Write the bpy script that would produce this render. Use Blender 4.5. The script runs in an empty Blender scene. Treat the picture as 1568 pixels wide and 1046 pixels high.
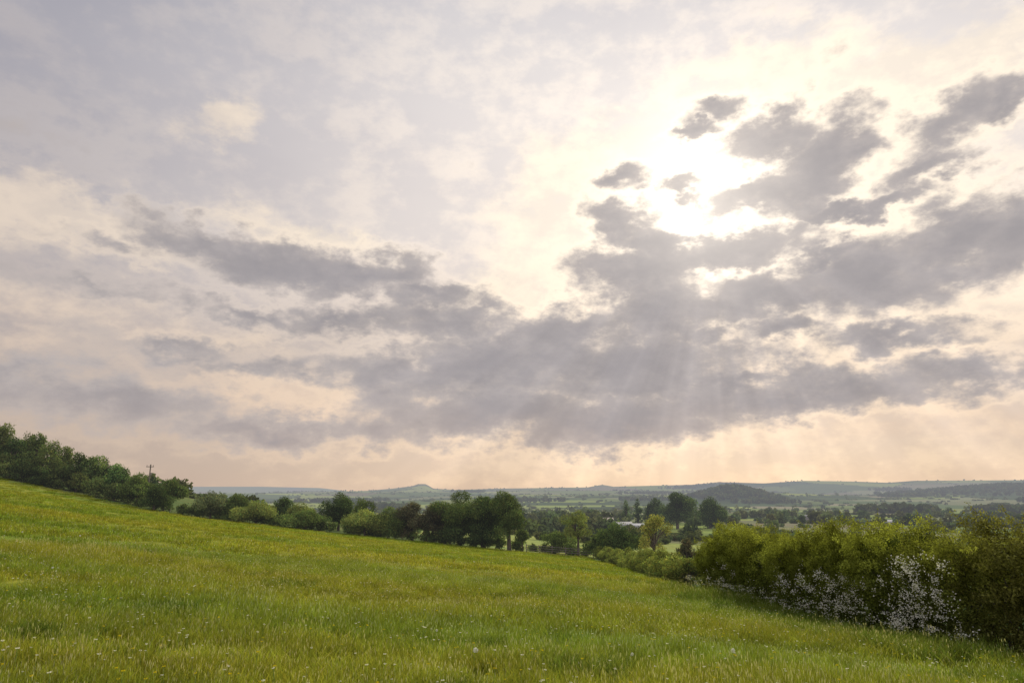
import bpy, math, numpy as np
from mathutils import Vector
rng=np.random.default_rng(7)
F=1045.0; PITCH=math.atan(227.5/F); C=math.cos(PITCH); S=math.sin(PITCH)
def ray(u,v):
    dx=u-784.0; dy=523.0-v
    yy=F*C-dy*S; zz=F*S+dy*C
    return dx/yy, zz/yy
def P(u,v,d):
    a,b=ray(u,v); return (a*d,d,b*d)
def azel(u,v):
    a,b=ray(u,v); return math.atan(a), math.atan(b/math.hypot(1,a))
def lin(r,g,b):
    f=lambda c:(c/255/12.92 if c/255<=0.04045 else ((c/255+0.055)/1.055)**2.4)
    return (f(r),f(g),f(b),1.0)
scene=bpy.context.scene
# ------------------------------------------------------------ terrain
ctrl=[(0,0,-1.7),(0,-30,-.8),(-40,-30,3),(40,-30,-5),(-100,-100,8),(100,-100,-9),(0,-150,2),
 P(0,1046,7.5),P(0,900,15),P(0,800,36),P(0,762,66),P(784,1046,9.2),(13,5,-2.75),(6,4,-2.25)]
edge=[(0,731,130),(100,752,128),(200,775,125),(300,792,125),(400,803,125),(500,815,125),(600,825,125),(700,835,123),(800,845,120),(900,853,115),
 (960,870,75),(1060,905,34.6),(1300,966,21.3),(1568,1018,14.4)]
ctrl+=[P(*e) for e in edge]
ctrl+=[P(900,838,160),P(1000,825,250),P(1100,815,350),P(700,812,250),P(400,800,250),P(784,826,180),P(1000,800,480),
 (40,40,-9),(80,100,-13),(40,110,-12.2),(90,40,-14),(-150,60,16),(-125,170,8),(-180,130,15),(-70,175,-4)]
ctrl=np.array(ctrl,float)
def phi(r2): return 0.5*r2*np.log(r2+1e-9)
n=len(ctrl); K=phi(((ctrl[:,None,:2]-ctrl[None,:,:2])**2).sum(-1))+np.eye(n)*.3
A=np.zeros((n+3,n+3)); A[:n,:n]=K; A[:n,n]=1; A[:n,n+1:]=ctrl[:,:2]; A[n,:n]=1; A[n+1:,:n]=ctrl[:,:2].T
sol=np.linalg.solve(A,np.concatenate([ctrl[:,2],[0,0,0]]))
skA=[(-300,757),(275,757),(500,757),(530,754),(600,748),(632,744),(640,741),(652,741),(664,748),(700,750),(760,748),(900,746),(922,742),(940,745),(1060,742),(1100,738),(1170,740),(1230,736),(1300,737),(1360,739),(1400,736),(1568,735),(2000,733)]
skB=[(-300,748),(230,747),(290,745),(400,745),(490,747),(525,751),(560,760),(900,762),(2000,760)]
def tab(sk):
    a=[];s=[]
    for u,v in sk:
        x,z=ray(u,v); a.append(math.atan(x)); s.append(z/math.hypot(1,x))
    return np.array(a),np.array(s)
TA,TB=tab(skA),tab(skB)
def vn(x,y,seed=0):
    return (np.sin(x*1.0+1.3*np.sin(y*.7+seed))+np.sin(y*1.1+1.7*np.sin(x*.6+seed*2))+np.sin((x+y)*.63+seed*3))/3
knx,kny=np.array(P(1122,760,2000))[:2]
def Hfar(x,y):
    r=np.hypot(x,y)+1e-6; az=np.arctan2(x,y)
    rr=[100,160,250,350,500,600,900,1300,2000,3000,3900,4400,7000,12000]
    zz=[-9,-12,-16.7,-20,-22.5,-26,-31,-34,-32,-22,-12,-10,-30,-120]
    z=np.interp(np.log(r),np.log(rr),zz)
    z=z+vn(x/260,y/260,2)*np.interp(r,[400,1500,4000],[0,9,20])
    zA=np.interp(az,*TA)*5000; zB=np.interp(az,*TB)*8200
    wA=np.exp(-((r-5000)/650.)**2); wB=np.exp(-((r-8200)/700.)**2)
    z=z*(1-wA)+zA*wA; z=z*(1-wB)+zB*wB
    z=z+36*np.exp(-((x-knx)/95)**2-((y-kny)/150)**2)
    z=z+38*np.exp(-((x-1900)/420)**2-((y-2500)/350)**2)
    z=z+18*np.exp(-((x-900)/300)**2-((y-2400)/160)**2)+14*np.exp(-((x+150)/300)**2-((y-2700)/200)**2)
    return z
def H(x,y):
    x=np.atleast_1d(np.asarray(x,float)); y=np.atleast_1d(np.asarray(y,float)); r=np.hypot(x,y)
    z=Hfar(x,y); m=r<330
    if m.any():
        xm,ym=x[m],y[m]; zn=np.zeros(len(xm))
        for i in range(n): zn+=sol[i]*phi((xm-ctrl[i,0])**2+(ym-ctrl[i,1])**2)
        zn+=sol[n]+sol[n+1]*xm+sol[n+2]*ym
        w=np.clip((r[m]-200)/120,0,1); w=w*w*(3-2*w)
        z[m]=zn*(1-w)+z[m]*w
    return z
def Hs(x,y): return float(H(x,y)[0])
# ------------------------------------------------------------ node helper
class NT:
    def __init__(s,tree): s.t=tree; s.t.nodes.clear()
    def n(s,ty,**k):
        nd=s.t.nodes.new(ty)
        for a,b in k.items(): setattr(nd,a,b)
        return nd
    def L(s,a,b): s.t.links.new(a,b)
    def put(s,sock,v):
        if hasattr(v,'is_linked') or hasattr(v,'links'): s.L(v,sock)
        else: sock.default_value=v
    def m(s,op,a,b=0.0,c=0.0,clamp=False):
        nd=s.n('ShaderNodeMath',operation=op,use_clamp=clamp)
        for i,v in enumerate((a,b,c)): s.put(nd.inputs[i],v)
        return nd.outputs[0]
    def ss(s,v,a,b,lo=0.,hi=1.,t='SMOOTHSTEP'):
        nd=s.n('ShaderNodeMapRange',interpolation_type=t,clamp=True) if t=='SMOOTHSTEP' else s.n('ShaderNodeMapRange',clamp=True)
        s.put(nd.inputs[0],v)
        for i,x in enumerate((a,b,lo,hi)): nd.inputs[1+i].default_value=x
        return nd.outputs[0]
    def mix(s,f,a,b,bt='MIX'):
        nd=s.n('ShaderNodeMix',data_type='RGBA',blend_type=bt); nd.clamp_factor=True
        s.put(nd.inputs[0],f); s.put(nd.inputs[6],a); s.put(nd.inputs[7],b); return nd.outputs[2]
    def noise(s,vec,scale,detail=4,rough=.5,out=0,dist=0.):
        nd=s.n('ShaderNodeTexNoise')
        if vec is not None: s.L(vec,nd.inputs['Vector'])
        nd.inputs['Scale'].default_value=scale; nd.inputs['Detail'].default_value=detail; nd.inputs['Roughness'].default_value=rough; nd.inputs['Distortion'].default_value=dist
        return nd.outputs[out]
    def vm(s,op,a,b=None,scale=None):
        nd=s.n('ShaderNodeVectorMath',operation=op); s.put(nd.inputs[0],a)
        if b is not None: s.put(nd.inputs[1],b)
        if scale is not None: s.put(nd.inputs['Scale'],scale)
        return nd.outputs[0]
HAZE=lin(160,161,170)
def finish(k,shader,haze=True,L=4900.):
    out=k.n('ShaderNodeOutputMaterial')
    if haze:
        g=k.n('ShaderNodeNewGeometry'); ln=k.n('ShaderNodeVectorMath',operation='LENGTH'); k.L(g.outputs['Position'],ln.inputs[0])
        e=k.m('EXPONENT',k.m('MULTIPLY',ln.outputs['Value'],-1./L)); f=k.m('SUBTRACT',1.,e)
        em=k.n('ShaderNodeEmission'); em.inputs[0].default_value=HAZE  # aerial haze put into the material as glow, growing with distance from origin
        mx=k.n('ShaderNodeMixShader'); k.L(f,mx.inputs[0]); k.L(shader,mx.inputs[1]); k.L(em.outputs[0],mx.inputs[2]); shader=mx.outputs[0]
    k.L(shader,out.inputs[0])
def newmat(name):
    m=bpy.data.materials.new(name); m.use_nodes=True; m.cycles.emission_sampling='NONE'; return m,NT(m.node_tree)
def leafmat(name,trans=.4,haze=True,gain=1.0):
    m,k=newmat(name); a=k.n('ShaderNodeAttribute',attribute_name='tint'); col=a.outputs['Color']
    d=k.n('ShaderNodeBsdfDiffuse'); t=k.n('ShaderNodeBsdfTranslucent'); k.L(col,d.inputs[0])
    k.L(k.mix(1.,col,(1.15*gain,1.2*gain,.7*gain,1),'MULTIPLY'),t.inputs[0])
    mx=k.n('ShaderNodeMixShader'); mx.inputs[0].default_value=trans; k.L(d.outputs[0],mx.inputs[1]); k.L(t.outputs[0],mx.inputs[2]); sh=mx.outputs[0]
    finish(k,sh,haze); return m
def flatmat(name,col,var=.25,scale=3.,haze=True,rough=.85):
    m,k=newmat(name); g=k.n('ShaderNodeNewGeometry'); nn=k.noise(g.outputs['Position'],scale,5,.6)
    c=k.mix(1.,tuple(col)+(1.,),k.ss(nn,.25,.75,1-var,1+var,'LINEAR'),'MULTIPLY')
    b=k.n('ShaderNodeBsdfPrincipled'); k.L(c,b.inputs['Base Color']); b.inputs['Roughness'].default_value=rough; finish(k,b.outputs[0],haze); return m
M_leaf=leafmat('foliage'); M_hedge=leafmat('hedge_leaves',.35,False); M_far=leafmat('distant_foliage',.2)
M_bark=flatmat('bark',(.07,.055,.04),.4,6.); M_wood=flatmat('weathered_wood',(.13,.11,.09),.3,8.)
M_petal=leafmat('petals',.3,False)
# ------------------------------------------------------------ mesh helpers
def mkobj(name,V,Q,tint=None,mats=(),midx=None,smooth=False,link=True):
    me=bpy.data.meshes.new(name); V=np.asarray(V,np.float32); Q=np.asarray(Q,np.int32); nf,kk=Q.shape
    me.vertices.add(len(V)); me.vertices.foreach_set('co',V.ravel()); me.loops.add(nf*kk); me.loops.foreach_set('vertex_index',Q.ravel())
    me.polygons.add(nf); me.polygons.foreach_set('loop_start',np.arange(nf,dtype=np.int32)*kk); me.polygons.foreach_set('loop_total',np.full(nf,kk,np.int32))
    if midx is not None: me.polygons.foreach_set('material_index',np.asarray(midx,np.int32))
    if smooth: me.polygons.foreach_set('use_smooth',np.ones(nf,bool))
    if tint is not None:
        a=me.attributes.new('tint','FLOAT_COLOR','POINT'); c=np.ones((len(V),4),np.float32); c[:,:3]=tint; a.data.foreach_set('color',c.ravel())
    for m in mats: me.materials.append(m)
    me.update(); me.validate(); o=bpy.data.objects.new(name,me)
    if link: scene.collection.objects.link(o)
    return o
def quads(c,size,up=.3,asp=.6,out=None):
    N=len(c); nrm=rng.normal(size=(N,3)); nrm/=np.linalg.norm(nrm,axis=1)[:,None]; nrm[:,2]=nrm[:,2]+up
    if out is not None: nrm+=out*.7
    nrm/=np.linalg.norm(nrm,axis=1)[:,None]
    a=rng.normal(size=(N,3)); t=np.cross(nrm,a); t/=np.linalg.norm(t,axis=1)[:,None]; s=np.cross(nrm,t)
    size=np.broadcast_to(size,(N,))[:,None]
    k=rng.uniform(.7,1.3,(N,1)); T=t*size*.5*k; Sx=s*size*.5*asp
    V=np.stack([c-T,c+Sx+nrm*size*.1,c+T,c-Sx+nrm*size*.1],1).reshape(-1,3)
    return V,np.arange(4*N).reshape(-1,4)
def tube(pts,rad,sides=6):
    pts=np.asarray(pts,float); V=[];Q=[]
    for i,p in enumerate(pts):
        d=pts[min(i+1,len(pts)-1)]-pts[max(i-1,0)]; d/=np.linalg.norm(d)+1e-9
        a=np.cross(d,[.3,.9,.1]); a/=np.linalg.norm(a)+1e-9; b=np.cross(d,a)
        for j in range(sides):
            th=2*math.pi*j/sides; V.append(p+(a*math.cos(th)+b*math.sin(th))*rad[i])
    for i in range(len(pts)-1):
        for j in range(sides):
            j2=(j+1)%sides; Q.append((i*sides+j,i*sides+j2,(i+1)*sides+j2,(i+1)*sides+j))
    return np.array(V),np.array(Q)
class Acc:
    def __init__(s): s.V=[];s.Q=[];s.T=[];s.M=[];s.n=0
    def add(s,V,Q,t,m):
        s.V.append(V);s.Q.append(Q+s.n);s.T.append(np.broadcast_to(t,(len(V),3)));s.M.append(np.full(len(Q),m));s.n+=len(V)
    def obj(s,name,mats,**k): return mkobj(name,np.concatenate(s.V),np.concatenate(s.Q),np.concatenate(s.T),mats,np.concatenate(s.M),**k)
def pn(c,f,seed):
    return (np.sin(c[:,0]*f+seed)*np.sin(c[:,1]*f*1.1+seed*1.7)+np.sin(c[:,2]*f*1.2+seed*.3+c[:,0]*f*.5))*.5
def grow(acc,x,y,z,h,w,tint,style='shrub',lsize=.3,dens=38.):
    tint=np.array(tint)*1.3; seed=rng.uniform(0,50)
    lo={'shrub':.02,'tree':.2,'sparse':.26}[style]
    tr=h*(.035 if style!='sparse' else .025); th=h*.7; lean=rng.normal(size=2)*.03*h
    tp=[(x,y,z-.3),(x+lean[0]*.3,y+lean[1]*.3,z+th*.35),(x+lean[0]*.7,y+lean[1],z+th*.7),(x+lean[0],y+lean[1],z+th)]
    V,Q=tube(tp,[tr*1.3,tr,tr*.6,tr*.2]); acc.add(V,Q,(.1,.1,.1),1)
    nl=int(rng.integers(14,20)) if style!='sparse' else int(rng.integers(16,21))
    cz=z+h*(lo+1)/2; hz=h*(1-lo)/2; cen=[];rad=[]
    for i in range(nl):
        d=rng.normal(size=3); d/=np.linalg.norm(d); k=rng.uniform(.3,.85)
        R=rng.uniform(.22,.46) if style!='sparse' else rng.uniform(.17,.3)
        wz=1.0-.28*max(0,d[2])
        cen.append((x+d[0]*k*w/2*wz,y+d[1]*k*w/2*wz,cz+d[2]*k*hz)); rad.append((R*w/2,R*w/2,R*min(hz,w*.55)*rng.uniform(.75,1.1)))
    cen.append((x,y,z+h-hz*.34)); rad.append((w*.17,w*.17,hz*.34))
    for c,r in list(zip(cen,rad)):
        p0=np.array([x,y,z+h*rng.uniform(lo*.6+.12,.5)]); p1=np.array(c); mid=(p0+p1)/2+np.array([0,0,.05*h])
        V,Q=tube([p0,mid,p1],[h*.013,h*.009,h*.003],4); acc.add(V,Q,(.1,.1,.1),1)
        area=4*math.pi*r[0]*r[2]; N=int(area*dens*(.6 if style=='sparse' else 1)*(.3/lsize)**2)+20
        d=rng.normal(size=(N,3)); d/=np.linalg.norm(d,axis=1)[:,None]; rr=rng.uniform(.35,1.15,N)**.6
        pts=np.array(c)+d*rr[:,None]*np.array(r); pts+=rng.normal(size=(N,3))*lsize*.5
        keep=pn(pts,3.2/max(w*.25,.6),seed)>rng.uniform(-.95,-.2,N)
        keep&=pts[:,2]>z+.05; pts=pts[keep]; dd=d[keep]
        if len(pts)<3: continue
        V,Q=quads(pts,lsize*rng.uniform(.6,1.25,len(pts)),.3,.65,dd)
        lobe=rng.uniform(.65,1.4); b=(rng.uniform(.65,1.35,len(pts))*lobe)[:,None]
        hue=1+rng.normal(size=(len(pts),1))*.12*np.array([[1,0,-.3]])
        t=np.repeat(tint*b*hue,4,axis=0); acc.add(V,Q,t,0)
G_D=(.055,.08,.025);G_M=(.085,.115,.032);G_Y=(.145,.17,.045);G_R=(.08,.076,.04);G_P=(.12,.14,.065)
def tree(name,u,vt,d,wpx,tint,style='shrub',ls=.3):
    a,b=ray(u,vt-5); x=a*d; z=Hs(x,d); h=max(b*d-z,1.0); acc=Acc(); grow(acc,x,d,z-.1,h,wpx*1.12/F*d,tint,style,ls); return acc.obj(name,[M_leaf,M_bark])
for t in [('hawthorn_bush',215,728,129,46,G_M,'shrub'),('hawthorn_bush',240,746,124,48,G_D,'shrub'),('ash_tree',264,738,130,42,G_M,'tree'),
 ('hawthorn_bush',302,775,128,26,G_M,'shrub'),('hawthorn_tree',325,756,127,50,G_P,'shrub'),('hawthorn_bush',362,762,131,46,G_M,'shrub'),('willow_bush',395,769,127,66,G_Y,'shrub'),
 ('oak_tree',436,765,142,38,G_D,'shrub'),('willow_bush',460,773,132,60,G_Y,'shrub'),('hawthorn_bush',470,784,126,66,G_M,'shrub'),('oak_tree',521,758,138,50,G_D,'shrub'),
 ('hawthorn_bush',553,768,130,48,G_M,'shrub'),('willow_bush',560,784,126,70,G_Y,'shrub'),('willow_bush',596,780,127,56,G_M,'shrub'),('blackthorn_tree',632,772,128,56,G_R,'shrub'),('blackthorn_tree',664,774,128,54,G_R,'shrub'),
 ('oak_tree',706,756,127,78,G_M,'tree'),('ash_tree',742,765,126,54,G_D,'tree'),('hawthorn_bush',738,802,124,52,G_D,'shrub'),('hawthorn_bush',690,804,125,48,G_D,'shrub'),('ash_tree',780,761,122,60,G_M,'tree'),('hawthorn_bush',800,815,123,26,G_M,'shrub'),
 ('ash_tree',884,785,119,54,G_Y,'sparse'),('hawthorn_bush',850,818,124,60,G_M,'shrub'),('oak_bush',945,803,108,66,G_D,'shrub'),('hawthorn_bush',915,822,114,42,G_M,'shrub'),
 ('maple_tree',1000,792,92,54,(.2,.2,.05),'sparse'),('hawthorn_bush',1050,832,84,36,G_R,'shrub')]:
    tree(*t,ls=.26 if t[6]!='sparse' else .2)
def lowrow(name,pts,hh,ww,tint,step=1.6,ls=.28,dens=30):
    acc=Acc()
    for (u1,d1),(u2,d2) in zip(pts[:-1],pts[1:]):
        x1=ray(u1,800)[0]*d1; x2=ray(u2,800)[0]*d2; L=math.hypot(x2-x1,d2-d1); m=max(int(L/step),1)
        for i in range(m):
            f=(i+rng.uniform(0,.8))/m; x=x1+(x2-x1)*f; y=d1+(d2-d1)*f
            h=hh*rng.uniform(.7,1.25); grow(acc,x,y,Hs(x,y)-.1,h,ww*rng.uniform(.8,1.3),np.array(tint)*rng.uniform(.8,1.2),'shrub',ls,dens)
    return acc.obj(name,[M_leaf,M_bark])
lowrow('boundary_hedge',[(205,128),(330,128),(520,128),(700,126),(810,123)],1.9,3.,G_M,2.2,.3,20)
lowrow('boundary_hedge',[(815,126),(925,116)],1.5,2.2,G_M,2.,.3,20)
lowrow('field_hedge',[(918,112),(965,74),(1012,52),(1056,39)],1.75,2.3,(.14,.16,.037),1.3,.12,36)
acc=Acc()
for u,vt,d,w in [(-90,640,135,70),(-50,640,140,70),(-15,652,145,60),(5,648,134,50),(22,667,133,44),(45,662,140,50),(62,663,135,46),(85,675,134,44),(102,682,140,44),(122,691,133,40),(142,696,134,42),(160,700,137,36),(180,708,132,40),(193,714,131,26),
   (-70,690,130,60),(-20,695,130,50),(12,695,130,44),(40,702,130,40),(70,712,130,40),(95,715,130,40),(120,722,130,36),(150,730,129,36),(178,738,129,34),(-140,640,140,90),(-190,640,140,90)]:
    a,b=ray(u,vt); x=a*d; z=Hs(x,d); h=max(b*d-z,3.); grow(acc,x,d,z-.2,h,w/F*d*1.15,np.array(G_D)*rng.uniform(.9,1.9)*np.array([rng.uniform(.9,1.25),1,1]),'shrub',.32,30)
acc.obj('woodland',[M_leaf,M_bark])
for t in [('oak_tree',1035,759,390,56,G_D,'shrub'),('oak_tree',1085,766,400,50,G_D,'shrub'),('oak_tree',1004,767,420,34,G_D,'shrub'),('poplar_tree',958,770,420,12,G_D,'shrub'),('poplar_tree',976,768,425,14,G_D,'shrub')]:
    tree(*t,ls=.8)
# ------------------------------------------------------------ far field network
NS=520; sr=rng.uniform(140,5600,NS); sa=rng.uniform(-.95,.95,NS); sites=np.stack([sr*np.sin(sa),sr*np.cos(sa)],1)
pal=np.array([(.27,.31,.09),(.15,.19,.06),(.20,.21,.10),(.23,.21,.12),(.07,.10,.04),(.22,.27,.07),(.10,.14,.05)])
scol=pal[rng.integers(0,len(pal),NS)]*rng.uniform(.75,1.2,(NS,1))
def near2(x,y):
    i1=np.zeros(len(x),int); d1=np.zeros(len(x)); d2=np.zeros(len(x))
    for s in range(0,len(x),40000):
        D=np.hypot(x[s:s+40000,None]-sites[None,:,0],y[s:s+40000,None]-sites[None,:,1]); p=np.argpartition(D,1,axis=1)[:,:2]
        a=np.take_along_axis(D,p,1); sw=a[:,0]>a[:,1]; i1[s:s+40000]=np.where(sw,p[:,1],p[:,0]); d1[s:s+40000]=a.min(1); d2[s:s+40000]=a.max(1)
    return i1,d1,d2
az=np.concatenate([np.arange(-180,-50,3.),np.arange(-50,50,.22),np.arange(50,180,3.)])*math.pi/180
r=[.6]
while r[-1]<150: r.append(r[-1]*1.045)
while r[-1]<6000: r.append(r[-1]*1.016)
while r[-1]<13000: r.append(r[-1]*1.04)
r=np.array(r); na,nr=len(az),len(r)
X=(r[:,None]*np.sin(az)[None]).ravel(); Y=(r[:,None]*np.cos(az)[None]).ravel(); Z=H(X,Y); R=np.hypot(X,Y)
Z=Z+vn(X*.9,Y*.9,1)*.03*np.clip(1-R/150,0,1)
i1,d1,d2=near2(X,Y); col=scol[i1]
ex=np.array([P(*e)[:2] for e in edge])
def infield(x,y):
    poly=np.concatenate([[(-220,-150),(-200,160),],ex,[(13.2,5),(14,-150)]]); inside=np.zeros(len(x),bool)
    for i in range(len(poly)):
        xa,ya=poly[i]; xb,yb=poly[(i+1)%len(poly)]
        c=((ya>y)!=(yb>y)); c&=(x<(xb-xa)*(y-ya)/((yb-ya)+1e-12)+xa); inside^=c
    return inside
fld=infield(X,Y)[:,None]
GR=np.array([.20,.225,.032])
col=np.where(fld,GR,col)
wood=(np.exp(-((X-knx)/110)**2-((Y-kny)/160)**2)>.35)|(np.exp(-((X-1900)/420)**2-((Y-2500)/350)**2)>.45)
col=np.where(wood[:,None],np.array([.05,.07,.03]),col)
V=np.concatenate([[[0,0,-1.7]],np.stack([X,Y,Z],1)])
ii=np.arange(nr-1)[:,None]*na; jj=np.arange(na)[None]; j2=(jj+1)%na
Q=(np.stack([ii+jj,ii+j2,ii+na+j2,ii+na+jj],-1).reshape(-1,4)+1)[:,::-1]
def patchcol(k,col,pos):
    mp=k.vm('MULTIPLY',pos,(.4,1.4,1.)); n1=k.noise(mp,.10,5,.68); n2=k.noise(pos,1.3,4,.62); n3=k.noise(k.vm('MULTIPLY',pos,(.12,1.,1.)),.55,3,.6)
    c=k.mix(k.ss(n1,.36,.64),(1.15,1.02,1.05,1),(.74,.88,.95,1)); c=k.mix(1.,col,c,'MULTIPLY'); c=k.mix(1.,c,k.ss(n3,.35,.65,.88,1.1,'LINEAR'),'MULTIPLY'); return k.mix(1.,c,k.ss(n2,.3,.7,.74,1.22,'LINEAR'),'MULTIPLY')
Mg,k=newmat('ground_grass'); a=k.n('ShaderNodeAttribute',attribute_name='tint'); g=k.n('ShaderNodeNewGeometry')
c=patchcol(k,a.outputs['Color'],g.outputs['Position'])
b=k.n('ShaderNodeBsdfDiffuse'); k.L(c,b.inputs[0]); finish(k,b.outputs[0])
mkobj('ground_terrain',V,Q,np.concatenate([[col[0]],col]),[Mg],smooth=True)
acc=Acc()
def farclump(x,y,h,w,tint,nq):
    N=len(x); z=H(x,y); 
    c=rng.normal(size=(N,nq,3)); c/=np.linalg.norm(c,axis=2)[...,None]; c*=rng.uniform(.4,1,(N,nq,1))
    c[...,0]*=w[:,None]/2; c[...,1]*=w[:,None]/2; c[...,2]=c[...,2]*h[:,None]/2+h[:,None]*.48
    c+=np.stack([x,y,z],1)[:,None]; sz=np.repeat(np.maximum(w,h)*(.3 if nq>30 else .5),nq)
    V,Q=quads(c.reshape(-1,3),sz,.4,.8); t=np.repeat(tint,nq,axis=0)*rng.uniform(.7,1.3,(N*nq,1)); acc.add(V,Q,np.repeat(t,4,axis=0),0)
def tints(N): return np.array([.075,.105,.038])*rng.uniform(.7,1.6,(N,1))*np.stack([rng.uniform(.9,1.35,N),np.ones(N),np.ones(N)],1)
M=150000; hr=np.exp(rng.uniform(math.log(170),math.log(5200),M)); ha=rng.uniform(-.85,.85,M); hx=hr*np.sin(ha); hy=hr*np.cos(ha); _,e1,e2=near2(hx,hy)
w_=(e2-e1)<.0035*hr+1.2; hx,hy,hr=hx[w_],hy[w_],hr[w_]
sel=rng.permutation(len(hx))[:6500]; hx,hy,hr=hx[sel],hy[sel],hr[sel]; big=rng.uniform(size=len(hx))<.2
hh=np.where(big,rng.uniform(5,10,len(hx)),rng.uniform(1.6,3.,len(hx)))*np.interp(hr,[150,500],[.45,1]); ww=np.where(big,hh*rng.uniform(.8,1.2,len(hx)),rng.uniform(4,9,len(hx))*np.interp(hr,[150,2000],[.5,1.8]))
m=hr<700; farclump(hx[m],hy[m],hh[m],ww[m],tints(m.sum()),70); farclump(hx[~m],hy[~m],hh[~m],ww[~m],tints((~m).sum()),14)
def blobwood(cx,cy,sx,sy,N,h=(8,14)):
    x=cx+np.clip(rng.normal(size=N),-1.6,1.6)*sx; y=cy+np.clip(rng.normal(size=N),-1.6,1.6)*sy; hh=rng.uniform(*h,N); farclump(x,y,hh,hh*rng.uniform(.8,1.3,N),tints(N)*.75,18)
blobwood(knx,kny,62,90,700); blobwood(1900,2500,260,220,1600)
for _ in range(30):
    a_=rng.uniform(-.3,.8); r_=rng.uniform(900,4600); blobwood(r_*math.sin(a_),r_*math.cos(a_),r_*rng.uniform(.01,.035),r_*.012,90)
def frow(u1,d1,u2,d2,N,h0,h1):
    f=rng.uniform(size=N); u=u1+(u2-u1)*f; d=d1+(d2-d1)*f; x=(u-784)/(F*C+277*S)*d; hh=rng.uniform(h0,h1,N); farclump(x,d,hh,hh*rng.uniform(.9,1.4,N),tints(N),130)
frow(815,330,935,330,26,4,8); frow(805,190,935,185,34,1.5,2.6); frow(1000,230,1100,240,30,1.2,2.); frow(1120,520,1600,470,60,1.8,3.2); frow(1180,500,1600,480,12,6,8.5)
frow(1130,700,1600,720,50,3,8); frow(990,560,1130,560,26,5,9); frow(830,520,960,540,30,4,9); frow(915,335,1000,330,7,3,5)
acc.obj('distant_trees',[M_far])
# ------------------------------------------------------------ farm buildings
M_stone=flatmat('stone_wall',(.27,.245,.22),.2,1.); M_white=flatmat('whitewash',(.38,.36,.33),.1,1.); M_slate=flatmat('slate_roof',(.17,.17,.18),.2,1.); M_tile=flatmat('tile_roof',(.19,.16,.14),.2,1.); M_dark=flatmat('dark_glass',(.03,.03,.035),.1,1.)
M_tin=flatmat('metal_roof',(.24,.24,.26),.15,1.)
def boxv(x0,x1,y0,y1,z0,z1):
    V=np.array([(x,y,z) for z in (z0,z1) for x,y in ((x0,y0),(x1,y0),(x1,y1),(x0,y1))],float)
    return V,np.array([(0,3,2,1),(4,5,6,7),(0,1,5,4),(1,2,6,5),(2,3,7,6),(3,0,4,7)])
def building(name,u,d,L,W,Hh,rh,rot,mw,mr,wins=4):
    x=ray(u,795)[0]*d; z=Hs(x,d)-.5; e=bpy.data.objects.new(name,None); scene.collection.objects.link(e); e.location=(x,d,z); e.rotation_euler=(0,0,rot)
    V,Q=boxv(-L/2,L/2,-W/2,W/2,0,Hh+.5); hb=Hh+.5
    Vg=np.array([(-L/2,-W/2,hb),(-L/2,W/2,hb),(-L/2,0,hb+rh),(-L/2,.01,hb+rh),(L/2,-W/2,hb),(L/2,W/2,hb),(L/2,0,hb+rh),(L/2,.01,hb+rh)])
    w=mkobj('walls',np.concatenate([V,Vg]),np.concatenate([Q,np.array([(0,2,3,1),(4,5,7,6)])+8]),None,[mw])
    o=.4; rz=hb-.15*rh; t=.15
    rv=[];rq=[]
    for s in (-1,1):
        b=len(rv); rv+=[(-L/2-o,s*(W/2+o),rz),(L/2+o,s*(W/2+o),rz),(L/2+o,0,hb+rh+.05),(-L/2-o,0,hb+rh+.05)]; rv+=[(p[0],p[1],p[2]+t) for p in rv[b:b+4]]
        rq+=[tuple(i+b for i in q) for q in ((0,1,2,3),(4,7,6,5),(0,4,5,1),(1,5,6,2),(3,2,6,7),(0,3,7,4))]
    ro=mkobj('roof',rv,rq,None,[mr]); a=Acc()
    for i in range(wins):
        xx=-L/2+L*(i+.5)/wins; hz=(0.5,2.6) if i==wins//2 else (1.6,2.7)
        V,Q=boxv(xx-.5,xx+.5,-W/2-.04,-W/2+.05,hz[0],hz[1]); a.add(V,Q,(0,0,0),0)
    wi=a.obj('windows_and_door',[M_dark])
    for c_ in (w,ro,wi): c_.parent=e
building('farm_barn',945,350,14,8,2.8,1.8,.15,M_stone,M_slate); building('farm_barn',972,345,8,6,2.6,1.4,-.1,M_white,M_tin,3); building('farmhouse',925,372,9,7,4.,2.2,.1,M_stone,M_tile,4)
building('farm_barn',1352,480,16,8,2.2,1.2,.05,M_stone,M_tin,5); building('farmhouse',1240,560,9,7,3.6,2.0,.3,M_stone,M_slate,4)
x,y,zt=P(231,711,131); zb=Hs(x,y); a=Acc()
V,Q=tube([(x,y,zb-.3),(x,y,zt)],[.15,.10],8); a.add(V,Q,(0,0,0),0)
V,Q=boxv(x-.7,x+.7,y-.25,y-.12,zt-.5,zt-.38); a.add(V,Q,(0,0,0),0)
for dx in (-.6,0,.6):
    V,Q=tube([(x+dx,y-.18,zt-.38),(x+dx,y-.18,zt-.1)],[.05,.035],6); a.add(V,Q,(0,0,0),0)
V,Q=tube([(x,y,zt-1.6),(x+.25,y,zt-1.6),(x+.25,y,zt-2.0)],[.07,.11,.11],6); a.add(V,Q,(0,0,0),0)
a.obj('utility_pole',[M_wood])
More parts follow.
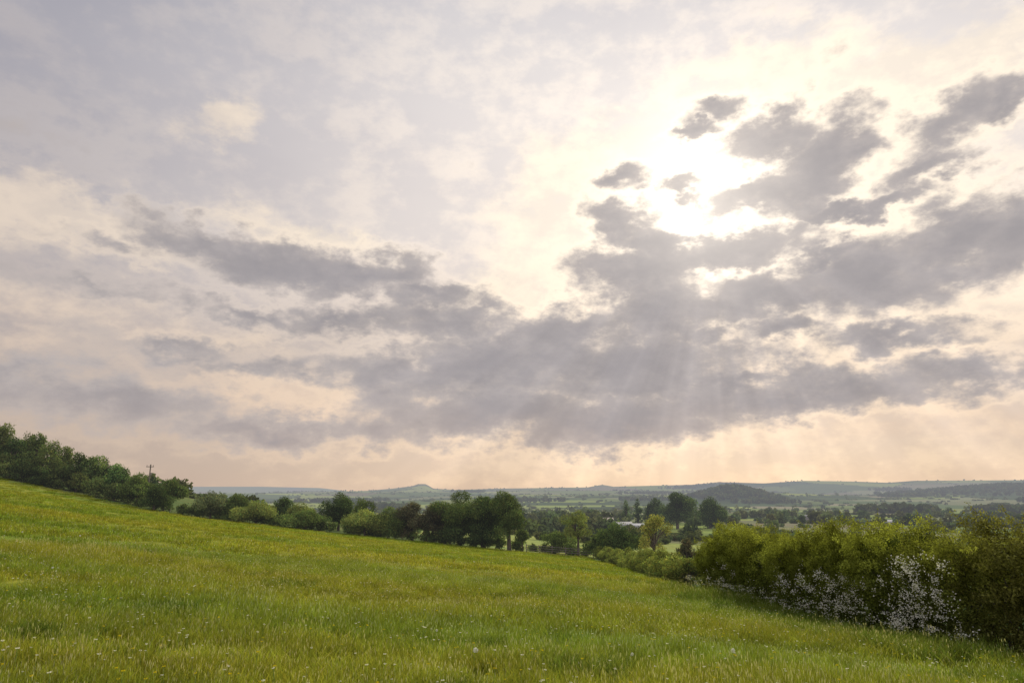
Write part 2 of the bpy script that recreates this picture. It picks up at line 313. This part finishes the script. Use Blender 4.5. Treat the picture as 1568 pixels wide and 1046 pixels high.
def fence(name,u1,d1,u2,d2,h,rails):
    a=Acc(); x1=ray(u1,840)[0]*d1; x2=ray(u2,840)[0]*d2; L=math.hypot(x2-x1,d2-d1); m=max(int(L/2.2),1); pr=None
    for i in range(m+1):
        f=i/m; x=x1+(x2-x1)*f; y=d1+(d2-d1)*f; z=Hs(x,y); V,Q=boxv(x-.07,x+.07,y-.07,y+.07,z-.3,z+h*rng.uniform(.97,1.05)); a.add(V,Q,(0,0,0),0)
        if pr is not None:
            for rr_ in rails: V,Q=tube([(pr[0],pr[1]-.09,pr[2]+rr_),(x,y-.09,z+rr_)],[.05,.05],4); a.add(V,Q,(0,0,0),0)
        pr=(x,y,z)
    return a.obj(name,[M_wood])
fence('post_and_rail_fence',806,121,930,113,1.3,(.45,.8,1.15)); fence('post_and_rail_fence',960,98,1045,92,1.25,(.45,.8,1.15)); fence('wooden_gate',1004,88,1020,87,1.3,(.25,.5,.75,1.,1.2))
# ------------------------------------------------------------ near hedge: overlapping bushes of leafy clumps
hp=np.array([(13.9,3.),(11.6,14.4),(11.1,21.3),(9.9,34.6)]); hl=np.array([2.85,2.72,2.9,2.85]); cum=np.concatenate([[0],np.cumsum(np.hypot(*np.diff(hp,axis=0).T))])
acc=Acc(); LC=[];LT=[];LS=[]
def colr(zf,y):  # yellow fresh growth on top; top light and lower shade painted into colour
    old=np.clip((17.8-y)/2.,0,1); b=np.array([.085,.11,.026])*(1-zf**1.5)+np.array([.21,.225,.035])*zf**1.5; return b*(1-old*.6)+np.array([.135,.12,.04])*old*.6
s=0.
while s<cum[-1]:
    s1=s; s+=rng.uniform(.65,1.05)
    x=np.interp(s1,cum,hp[:,0])+rng.normal()*.18; y=np.interp(s1,cum,hp[:,1]); h=np.interp(s1,cum,hl)*rng.uniform(.84,1.1); z=Hs(x-.8,y)
    if cum[-1]-s1<1.2: h*=.8
    for _ in range(3):
        V,Q=tube([(x+rng.normal()*.2,y,z-.2),(x+rng.normal()*.2,y+rng.normal()*.2,z+h*.4),(x+rng.normal()*.4,y+rng.normal()*.4,z+h*.8)],[.05,.03,.01],5); acc.add(V,Q,(.1,.1,.1),1)
    bt=rng.uniform(.8,1.2)
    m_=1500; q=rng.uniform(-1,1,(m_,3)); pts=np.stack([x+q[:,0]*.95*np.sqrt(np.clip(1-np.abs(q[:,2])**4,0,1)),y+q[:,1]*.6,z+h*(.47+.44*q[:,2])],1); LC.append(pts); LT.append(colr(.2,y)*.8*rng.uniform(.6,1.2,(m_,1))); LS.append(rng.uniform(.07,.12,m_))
    for j in range(130):
        th=rng.uniform(-.05,1.05)*math.pi; cxx=-np.sign(math.cos(th))*abs(math.cos(th))**.6; czz=max(math.sin(th),0)**.6
        fz=(.5+.5*czz) if rng.uniform()<.5 else rng.uniform(.03,.8)
        if fz<.5: cxx=rng.choice([-1,-1,1])*rng.uniform(.8,1.)
        k_=rng.uniform(.78,1.06)
        c=np.array([x+cxx*1.12*k_*(1+.14*math.sin(y*2.3+fz*5)),y+rng.normal()*.5,z+h*fz*k_]); R_=rng.uniform(.12,.27)
        m_=int(90*(R_/.2)**2); q=rng.normal(size=(m_,3)); q/=np.linalg.norm(q,axis=1)[:,None]; pts=c+q*R_*np.array([1,1,.8])*rng.uniform(.3,1.25,(m_,1)); LC.append(pts)
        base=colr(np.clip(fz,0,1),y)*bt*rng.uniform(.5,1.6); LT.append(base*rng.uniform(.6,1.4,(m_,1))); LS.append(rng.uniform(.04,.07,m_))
        if fz>.75 and rng.uniform()<.3:
            d=np.array([cxx*.5+rng.normal()*.2,rng.normal()*.3,1.]); d/=np.linalg.norm(d); L=rng.uniform(.15,.45); V,Q=tube([c,c+d*L],[.006,.003],3); acc.add(V,Q,(.1,.08,.05),1)
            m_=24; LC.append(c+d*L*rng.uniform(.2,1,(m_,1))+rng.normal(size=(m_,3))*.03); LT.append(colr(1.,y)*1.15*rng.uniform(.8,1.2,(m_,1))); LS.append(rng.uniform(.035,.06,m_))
LC=np.concatenate(LC);LT=np.concatenate(LT);LS=np.concatenate(LS); V,Q=quads(LC,LS,.35,.62); acc.add(V,Q,np.repeat(LT,4,axis=0),0)
acc.obj('hawthorn_hedge',[M_hedge,M_bark])
acc=Acc()
def hedgex(y): return np.interp(y,hp[:,1],hp[:,0])
for _ in range(190):
    y=rng.choice([rng.normal(18.0,.6),rng.normal(22.0,1.9),rng.uniform(16,33)],p=[.38,.40,.22]); hx_=hedgex(y); z=Hs(hx_-.8,y); fz=rng.uniform(.12,.78) if y<19.5 else rng.uniform(.08,.6)
    m_=int(rng.uniform(6,44)); d=np.array([-.4,rng.normal(),rng.normal()]); L=rng.uniform(.1,.45); c=np.array([hx_-1.34+rng.normal()*.07,y,z+2.6*fz])+d*L*rng.uniform(-.5,.5,(m_,1))+rng.normal(size=(m_,3))*.06; V,Q=quads(c,rng.uniform(.025,.048,m_),.2,.9); acc.add(V,Q,(.72,.70,.64),0)
acc.obj('hawthorn_blossom',[M_petal])
acc=Acc()
for _ in range(80):
    y=rng.choice([rng.uniform(27,34.5),rng.uniform(16,30)],p=[.6,.4]); x=hedgex(y)-1.4-abs(rng.normal())*.2; z=Hs(x,y); hh_=rng.uniform(.35,.75)
    V,Q=tube([(x,y,z),(x+.03,y,z+hh_)],[.005,.003],3); acc.add(V,Q,(.12,.18,.05),0)
    m_=20; c=np.array([x+.03,y,z+hh_])+rng.normal(size=(m_,3))*np.array([.06,.06,.015]); V,Q=quads(c,.028,.8,.9); acc.add(V,Q,(.62,.62,.56),0)
acc.obj('cow_parsley',[M_petal])
# ------------------------------------------------------------ grass
Mgr,k=newmat('grass_blades'); a=k.n('ShaderNodeAttribute',attribute_name='tint'); g=k.n('ShaderNodeNewGeometry'); oi=k.n('ShaderNodeObjectInfo')
c=patchcol(k,a.outputs['Color'],g.outputs['Position']); c=k.mix(1.,c,k.ss(oi.outputs['Random'],0.,1.,.80,1.2,'LINEAR'),'MULTIPLY')
d=k.n('ShaderNodeBsdfDiffuse'); t=k.n('ShaderNodeBsdfTranslucent'); k.L(c,d.inputs[0]); k.L(k.mix(1.,c,(1.15,1.12,.75,1),'MULTIPLY'),t.inputs[0])
mx=k.n('ShaderNodeMixShader'); mx.inputs[0].default_value=.5; k.L(d.outputs[0],mx.inputs[1]); k.L(t.outputs[0],mx.inputs[2]); finish(k,mx.outputs[0],False)
def tuft(name,R,nb,h0,h1,wd,seed,heads=0.0,tc=(.22,.255,.032)):
    V=[];Q=[];T=[]
    for i in range(nb):
        a_=rng.uniform(0,6.283); rr=R*math.sqrt(rng.uniform()); bx,by=rr*math.cos(a_),rr*math.sin(a_); hh=rng.uniform(h0,h1); th=rng.uniform(0,6.283); lean=rng.uniform(.15,1.)*hh; ld=rng.uniform(0,6.283)
        sx,sy=math.cos(th)*wd/2,math.sin(th)*wd/2; lx,ly=math.cos(ld)*lean,math.sin(ld)*lean; hd=rng.uniform()<heads
        if hd: hh*=1.3; lx*=.4; ly*=.4; sx*=.35; sy*=.35
        b=len(V); V+=[(bx-sx,by-sy,-.05),(bx+sx,by+sy,-.05),(bx+sx*.8+lx*.35,by+sy*.8+ly*.35,hh*.6),(bx-sx*.8+lx*.35,by-sy*.8+ly*.35,hh*.6),(bx+lx+sx*.1,by+ly+sy*.1,hh),(bx+lx-sx*.1,by+ly-sy*.1,hh)]
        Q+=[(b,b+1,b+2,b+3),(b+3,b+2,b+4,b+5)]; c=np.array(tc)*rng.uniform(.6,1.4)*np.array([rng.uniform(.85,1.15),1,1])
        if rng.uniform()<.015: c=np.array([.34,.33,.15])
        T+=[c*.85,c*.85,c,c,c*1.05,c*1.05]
        if hd:
            b=len(V); w2=wd*.6; V+=[(bx+lx-w2,by+ly,hh-.02),(bx+lx,by+ly-w2*.6,hh+.0),(bx+lx+w2,by+ly,hh+.02),(bx+lx,by+ly+w2*.6,hh+.04)]; Q+=[(b,b+1,b+2,b+3)]; T+=[np.array([.34,.35,.16])]*4
    return mkobj(name,V,Q,np.array(T),[Mgr],link=False)
def scatter(name,pts,rot,scl,idx,objs,mat=None):
    col_=bpy.data.collections.new(name+'_parts')
    for o in objs: col_.objects.link(o)
    me=bpy.data.meshes.new(name); me.from_pydata([tuple(p) for p in pts],[],[]); 
    a=me.attributes.new('rot','FLOAT_VECTOR','POINT'); a.data.foreach_set('vector',np.asarray(rot,np.float32).ravel())
    a=me.attributes.new('scl','FLOAT_VECTOR','POINT'); a.data.foreach_set('vector',np.asarray(scl,np.float32).ravel())
    a=me.attributes.new('idx','INT','POINT'); a.data.foreach_set('value',np.asarray(idx,np.int32))
    o=bpy.data.objects.new(name,me); scene.collection.objects.link(o)
    gt=bpy.data.node_groups.new(name,'GeometryNodeTree'); gt.interface.new_socket('Geometry',in_out='INPUT',socket_type='NodeSocketGeometry'); gt.interface.new_socket('Geometry',in_out='OUTPUT',socket_type='NodeSocketGeometry')
    gi=gt.nodes.new('NodeGroupInput'); go=gt.nodes.new('NodeGroupOutput'); ip=gt.nodes.new('GeometryNodeInstanceOnPoints'); ci=gt.nodes.new('GeometryNodeCollectionInfo')
    ci.inputs['Collection'].default_value=col_; ci.inputs['Separate Children'].default_value=True; ci.inputs['Reset Children'].default_value=True
    def na_(nm,ty):
        q=gt.nodes.new('GeometryNodeInputNamedAttribute'); q.data_type=ty; q.inputs[0].default_value=nm; return [x for x in q.outputs if x.enabled and x.name=='Attribute'][0]
    gt.links.new(gi.outputs[0],ip.inputs['Points']); gt.links.new(ci.outputs[0],ip.inputs['Instance']); ip.inputs['Pick Instance'].default_value=True
    gt.links.new(na_('idx','INT'),ip.inputs['Instance Index']); gt.links.new(na_('rot','FLOAT_VECTOR'),ip.inputs['Rotation']); gt.links.new(na_('scl','FLOAT_VECTOR'),ip.inputs['Scale'])
    gt.links.new(ip.outputs[0],go.inputs[0]); md=o.modifiers.new('scatter','NODES'); md.node_group=gt; return o
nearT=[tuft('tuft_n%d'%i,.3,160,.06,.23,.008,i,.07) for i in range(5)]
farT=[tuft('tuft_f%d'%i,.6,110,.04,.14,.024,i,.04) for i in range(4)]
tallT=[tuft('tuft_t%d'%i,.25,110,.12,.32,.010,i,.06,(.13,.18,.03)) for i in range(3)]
P_=[];S_=[];I_=[]
def ring(r0,r1,dens,kind,s0,s1):
    A0=1.0; N=int(dens*A0*(r1*r1-r0*r0)); a_=rng.uniform(-A0,A0,N); rr=np.sqrt(rng.uniform(r0*r0,r1*r1,N)); x=rr*np.sin(a_); y=rr*np.cos(a_); m=infield(x,y); x,y=x[m],y[m]
    hx_=np.interp(y,hp[:,1],hp[:,0])-1.15; hd=hx_-x; near_h=(hd<2.6+1.6*vn(y*.5,x*0,3)+rng.normal(size=len(x))*.5)&(y<40)
    k_=rng.uniform(s0,s1,len(x)); hgt=rng.uniform(.8,1.2,len(x))*(1+.4*vn(x*.8,y*.8,5))*(1+.6*np.clip(vn(x*.3,y*.5,8),0,1)); base=0 if kind==0 else 5; nk=5 if kind==0 else 4
    clump=(pn(np.stack([x,y,x*0],1),1.7,3.)>.55)&(rr[m]<32)
    id_=base+rng.integers(0,nk,len(x)); id_=np.where((near_h|(clump&(rng.uniform(size=len(x))<.6)))&(rng.uniform(size=len(x))<.8),9+rng.integers(0,3,len(x)),id_); hgt=np.where((id_>=9)&~near_h,hgt*.8,hgt)
    P_.append(np.stack([x,y,H(x,y)],1)); S_.append(np.stack([k_,k_,hgt],1)); I_.append(id_)
ring(1.5,14,11,0,.9,1.2); ring(14,32,5.,0,1.3,1.8); ring(32,70,1.3,1,1.,1.5); ring(70,160,.4,1,1.4,2.2)
pp=np.concatenate(P_); ss_=np.concatenate(S_); id_=np.concatenate(I_); ro=np.zeros_like(pp); ro[:,2]=rng.uniform(0,6.28,len(pp)); print('tufts',len(pp))
for i,o in enumerate(nearT+farT+tallT): o.name='g%02d'%i
scatter('grass',pp,ro,ss_,id_,nearT+farT+tallT)
def flower(name,colr,r_,hh,ball):
    a=Acc(); V,Q=tube([(0,0,0),(.01,0,hh)],[.003,.002],3); a.add(V,Q,(.2,.28,.08),0); m_=60 if ball else 14
    d_=rng.normal(size=(m_,3)); d_/=np.linalg.norm(d_,axis=1)[:,None]
    if not ball: d_[:,2]*=.3
    V,Q=quads(np.array([.01,0,hh])+d_*r_,r_*.9,.3,.8); a.add(V,Q,colr,0); return a.obj(name,[M_petal],link=False)
fl=[flower('h00',(.6,.6,.56),.022,.24,True),flower('h01',(.6,.48,.02),.014,.25,False),flower('h02',(.68,.66,.56),.013,.25,False)]
N=4600; a_=rng.uniform(-.9,.9,N); rr=3+50*rng.uniform(size=N)**1.1; x=rr*np.sin(a_); y=rr*np.cos(a_); m=infield(x,y); x,y=x[m],y[m]; N=len(x)
scatter('meadow_flowers',np.stack([x,y,H(x,y)],1),np.stack([rng.normal(size=N)*.1,rng.normal(size=N)*.1,rng.uniform(0,6,N)],1),np.repeat(rng.uniform(.7,1.25,(N,1)),3,1),rng.choice([0,1,2],N,p=[.008,.392,.6]),fl)
# ------------------------------------------------------------ sky
saz,sel_=azel(1085,312)
w=bpy.data.worlds.new('World'); scene.world=w; w.use_nodes=True; k=NT(w.node_tree)
w.cycles.sampling_method='NONE'
tc=k.n('ShaderNodeTexCoord'); dr=k.vm('NORMALIZE',tc.outputs['Generated']); sp=k.n('ShaderNodeSeparateXYZ'); k.L(dr,sp.inputs[0])
AZ=k.m('ARCTAN2',sp.outputs[0],sp.outputs[1]); EL=k.m('ARCSINE',sp.outputs[2]); cb=k.n('ShaderNodeCombineXYZ'); k.L(AZ,cb.inputs[0]); k.L(EL,cb.inputs[1]); p=cb.outputs[0]
st=k.vm('MULTIPLY',dr,(1.,1.,1.7))
wn=k.vm('SUBTRACT',k.noise(st,7.,2,.5,1),(.5,.5,.5)); wn2=k.vm('SUBTRACT',k.noise(st,20.,4,.62,1),(.5,.5,.5))
pw=k.vm('ADD',k.vm('ADD',p,k.vm('SCALE',wn,scale=.055)),k.vm('SCALE',wn2,scale=.08))
N1=k.noise(st,11.,6,.6); N2=k.noise(k.vm('MULTIPLY',dr,(1.,1.,2.6)),2.4,4,.55); N3=k.noise(k.vm('ADD',st,(.03,0.,-.05)),26.,5,.6)
def blobs(lst,op,g=2.):
    acc_=0.0
    for b in lst:
        u,v,rx,ry,rot,amp=b; ca,ce=azel(u,v); mpn=k.n('ShaderNodeMapping',vector_type='TEXTURE'); k.L(pw,mpn.inputs[0]); mpn.inputs[1].default_value=(ca,ce,0); mpn.inputs[2].default_value=(0,0,math.radians(rot))
        sc=1/math.sqrt(1+((u-784)/F)**2+((523-v)/F)**2); mpn.inputs[3].default_value=(rx*g/F*sc,ry*g/F*sc,1)
        gr=k.n('ShaderNodeTexGradient',gradient_type='SPHERICAL'); k.L(mpn.outputs[0],gr.inputs[0])
        if op=='ADD': acc_=k.m('MULTIPLY_ADD',gr.outputs[1],amp,acc_)
        else: acc_=k.m('SMOOTH_MAX',k.m('MULTIPLY',gr.outputs[1],amp),acc_,.15)
    return acc_
dark=[(1100,170,50,20,0,1),(1175,215,82,36,8,1.15),(1068,203,46,13,0,.95),(1245,262,90,44,35,1.2),(1180,300,80,26,0,1.15),(1305,222,60,38,30,1.),(1315,322,90,16,0,1.05),
 (1440,195,90,40,25,1.),(1535,150,70,22,25,.9),(1410,262,78,24,10,1.),(1465,378,95,46,10,1.2),(1545,350,75,58,0,1.05),(1345,435,92,48,0,1.2),(1370,512,110,24,0,1.05),
 (950,268,38,18,0,.9),(1035,288,42,12,-12,.8),(950,335,58,26,-15,1.05),(1008,372,62,20,-20,1.1),(975,408,82,32,0,1.15),(1110,392,115,25,0,1.2),(1165,440,84,32,0,1.15),(1255,392,75,16,5,1.),
 (1000,470,100,44,0,1.2),(1205,500,78,24,0,1.05),(870,500,115,33,20,1.2),(780,560,200,46,12,1.25),(960,560,180,60,0,1.3),(770,630,200,38,0,1.15),(930,645,180,36,0,1.2),(1230,605,225,28,0,1.1),(1500,575,145,32,0,1.),
 (310,378,115,25,-14,1.1),(420,405,135,32,-4,1.2),(560,425,95,32,5,1.1),(380,480,135,17,-8,1.),(510,494,135,20,0,.95),(650,455,78,17,0,.9),(700,500,85,28,0,1.1),(180,372,95,16,0,.7),(140,445,155,16,0,.7),(265,530,105,19,0,.8),
 (110,605,250,44,0,.9),(380,560,180,20,0,.75),(430,655,250,28,0,.9),(600,570,115,34,0,1.),(60,210,150,40,0,.4),(1120,590,140,28,0,1.1),(1080,500,60,20,0,.9)]
SB=blobs(dark,'MAX')
NN=k.m('ADD',k.m('MULTIPLY',k.m('SUBTRACT',N1,.5),1.45),k.m('MULTIPLY',k.m('SUBTRACT',N3,.5),.65))
D=k.m('ADD',SB,k.m('MULTIPLY',NN,k.ss(SB,-.1,.35,.55,1.,'LINEAR')))
cream=[(110,335,230,42,-5,1.),(335,190,60,28,15,.9),(500,370,120,24,-8,.9),(850,440,170,60,20,.9),(880,300,120,70,0,.7),(1220,180,190,80,0,.9),(1450,130,220,60,15,.8),(1180,350,250,160,0,.9),(1480,450,200,120,0,.7),
 (1090,540,110,40,0,.9),(560,620,130,20,0,.9),(845,645,45,20,20,1.4),(430,600,170,22,-3,.8),(200,500,250,40,0,.6),(700,690,400,26,0,.5),(1350,650,300,30,0,.5)]
CB=blobs(cream,'ADD')
Cm=k.ss(k.m('ADD',CB,k.m('MULTIPLY',k.m('SUBTRACT',N1,.5),1.3)),.18,.75)
darkm=k.ss(D,.27,.72)
rp=k.n('ShaderNodeValToRGB'); k.L(k.ss(EL,0.,1.2,t='LINEAR'),rp.inputs[0]); cr=rp.color_ramp
stops=[(0,lin(212,188,170)),(.06,lin(214,190,174)),(.16,lin(216,199,188)),(.3,lin(231,220,213)),(.45,lin(228,220,217)),(.6,lin(214,210,212)),(1,lin(196,200,208))]
cr.elements[0].position=0; cr.elements[0].color=stops[0][1]; cr.elements[1].position=1; cr.elements[1].color=stops[-1][1]
for q,cc in stops[1:-1]: e=cr.elements.new(q); e.color=cc
base=rp.outputs[0]
base=k.mix(k.ss(N2,.38,.66,0.,.5),base,k.mix(1.,base,(.88,.88,.91,1),'MULTIPLY'))
left=k.ss(AZ,-.05,-.80); left=k.m('MULTIPLY',left,k.ss(EL,-.05,.6,.6,1.3,'LINEAR')); base=k.mix(k.m('MULTIPLY',left,.88),base,k.mix(1.,base,(.56,.58,.65,1),'MULTIPLY'))
sky=k.n('ShaderNodeTexSky',sky_type='NISHITA'); sky.sun_disc=False; sky.sun_elevation=sel_; sky.sun_rotation=saz
nis=k.vm('SCALE',sky.outputs[0],scale=.09)
base=k.mix(.10,base,nis)
crc=k.mix(k.ss(EL,.03,.35),lin(230,203,180),lin(244,230,213)); crc=k.mix(k.m('MULTIPLY',left,.75),crc,k.mix(1.,crc,(.76,.73,.74,1),'MULTIPLY')); col_=k.mix(k.m('MULTIPLY',Cm,.78),base,crc)
sd=(math.cos(sel_)*math.sin(saz),math.cos(sel_)*math.cos(saz),math.sin(sel_))
dn=k.n('ShaderNodeVectorMath',operation='DOT_PRODUCT'); k.L(dr,dn.inputs[0]); dn.inputs[1].default_value=sd; ang=k.m('ARCCOSINE',k.m('MINIMUM',dn.outputs['Value'],.99999))
g1=k.m('POWER',k.ss(ang,.0,.19,1.,0.,'LINEAR'),1.5); g2=k.m('POWER',k.ss(ang,0.,.6,1.,0.,'LINEAR'),1.5)
glow=k.m('ADD',k.m('MULTIPLY',g1,.75),k.m('MULTIPLY',g2,.24)); gc=k.vm('SCALE',(1.,.91,.75),scale=glow); col_=k.vm('ADD',col_,gc)
rim=k.m('MULTIPLY',k.ss(D,.0,.30),k.m('SUBTRACT',1.,darkm)); rim=k.m('MULTIPLY',rim,k.ss(ang,.75,.15,.5,1.5,'LINEAR')); col_=k.vm('ADD',col_,k.vm('SCALE',(.14,.105,.055),scale=rim))
dk=k.mix(k.ss(N3,.3,.7),lin(158,153,156),lin(177,170,170)); dk=k.mix(k.ss(EL,.0,.16),lin(186,170,162),dk)
dk=k.mix(k.m('MULTIPLY',k.ss(D,.7,1.3),.6),dk,lin(146,143,149)); dk=k.mix(k.m('MULTIPLY',k.ss(D,.90,.45),.5),dk,lin(208,196,187)); dk=k.vm('ADD',dk,k.vm('SCALE',(.9,.8,.66),scale=k.m('MULTIPLY_ADD',g1,.42,k.m('MULTIPLY',g2,.04))))
col_=k.mix(k.m('MULTIPLY',darkm,.93),col_,dk)
th=k.m('ARCTAN2',k.m('SUBTRACT',EL,sel_),k.m('SUBTRACT',AZ,saz)); cbt=k.n('ShaderNodeCombineXYZ'); k.L(th,cbt.inputs[0]); rn=k.noise(cbt.outputs[0],5.5,3,.55)
rm=k.m('MULTIPLY',k.ss(EL,.38,.16),k.ss(ang,.06,.20)); rm=k.m('MULTIPLY',rm,k.ss(ang,.85,.5)); rayf=k.m('MULTIPLY_ADD',k.m('MULTIPLY',k.ss(rn,.38,.64,-1.,1.,'LINEAR'),rm),.085,1.)
col_=k.vm('SCALE',col_,scale=rayf)
bk=k.m('ADD',k.ss(sp.outputs[1],.15,-.5,1.,2.1),k.ss(EL,.75,1.2,0.,.6)); col_=k.vm('SCALE',col_,scale=bk)
bg=k.n('ShaderNodeBackground'); k.L(col_,bg.inputs[0]); bg.inputs[1].default_value=1.0; wo=k.n('ShaderNodeOutputWorld'); k.L(bg.outputs[0],wo.inputs[0])
sl=bpy.data.lights.new('sun','SUN'); sl.energy=3.5; sl.angle=math.radians(5); sl.color=(1.,.91,.76); so=bpy.data.objects.new('sun',sl); scene.collection.objects.link(so)
so.rotation_euler=Vector(sd).to_track_quat('Z','Y').to_euler(); so.location=(0,0,50)
cam=bpy.data.cameras.new('camera'); co=bpy.data.objects.new('camera',cam); scene.collection.objects.link(co); co.location=(0,0,0); co.rotation_euler=(math.pi/2+PITCH,0,0)
cam.sensor_width=36; cam.lens=36*F/1568; cam.clip_end=30000; cam.clip_start=.05; scene.camera=co
scene.view_settings.view_transform='Standard'; scene.view_settings.look='None'; scene.view_settings.exposure=0
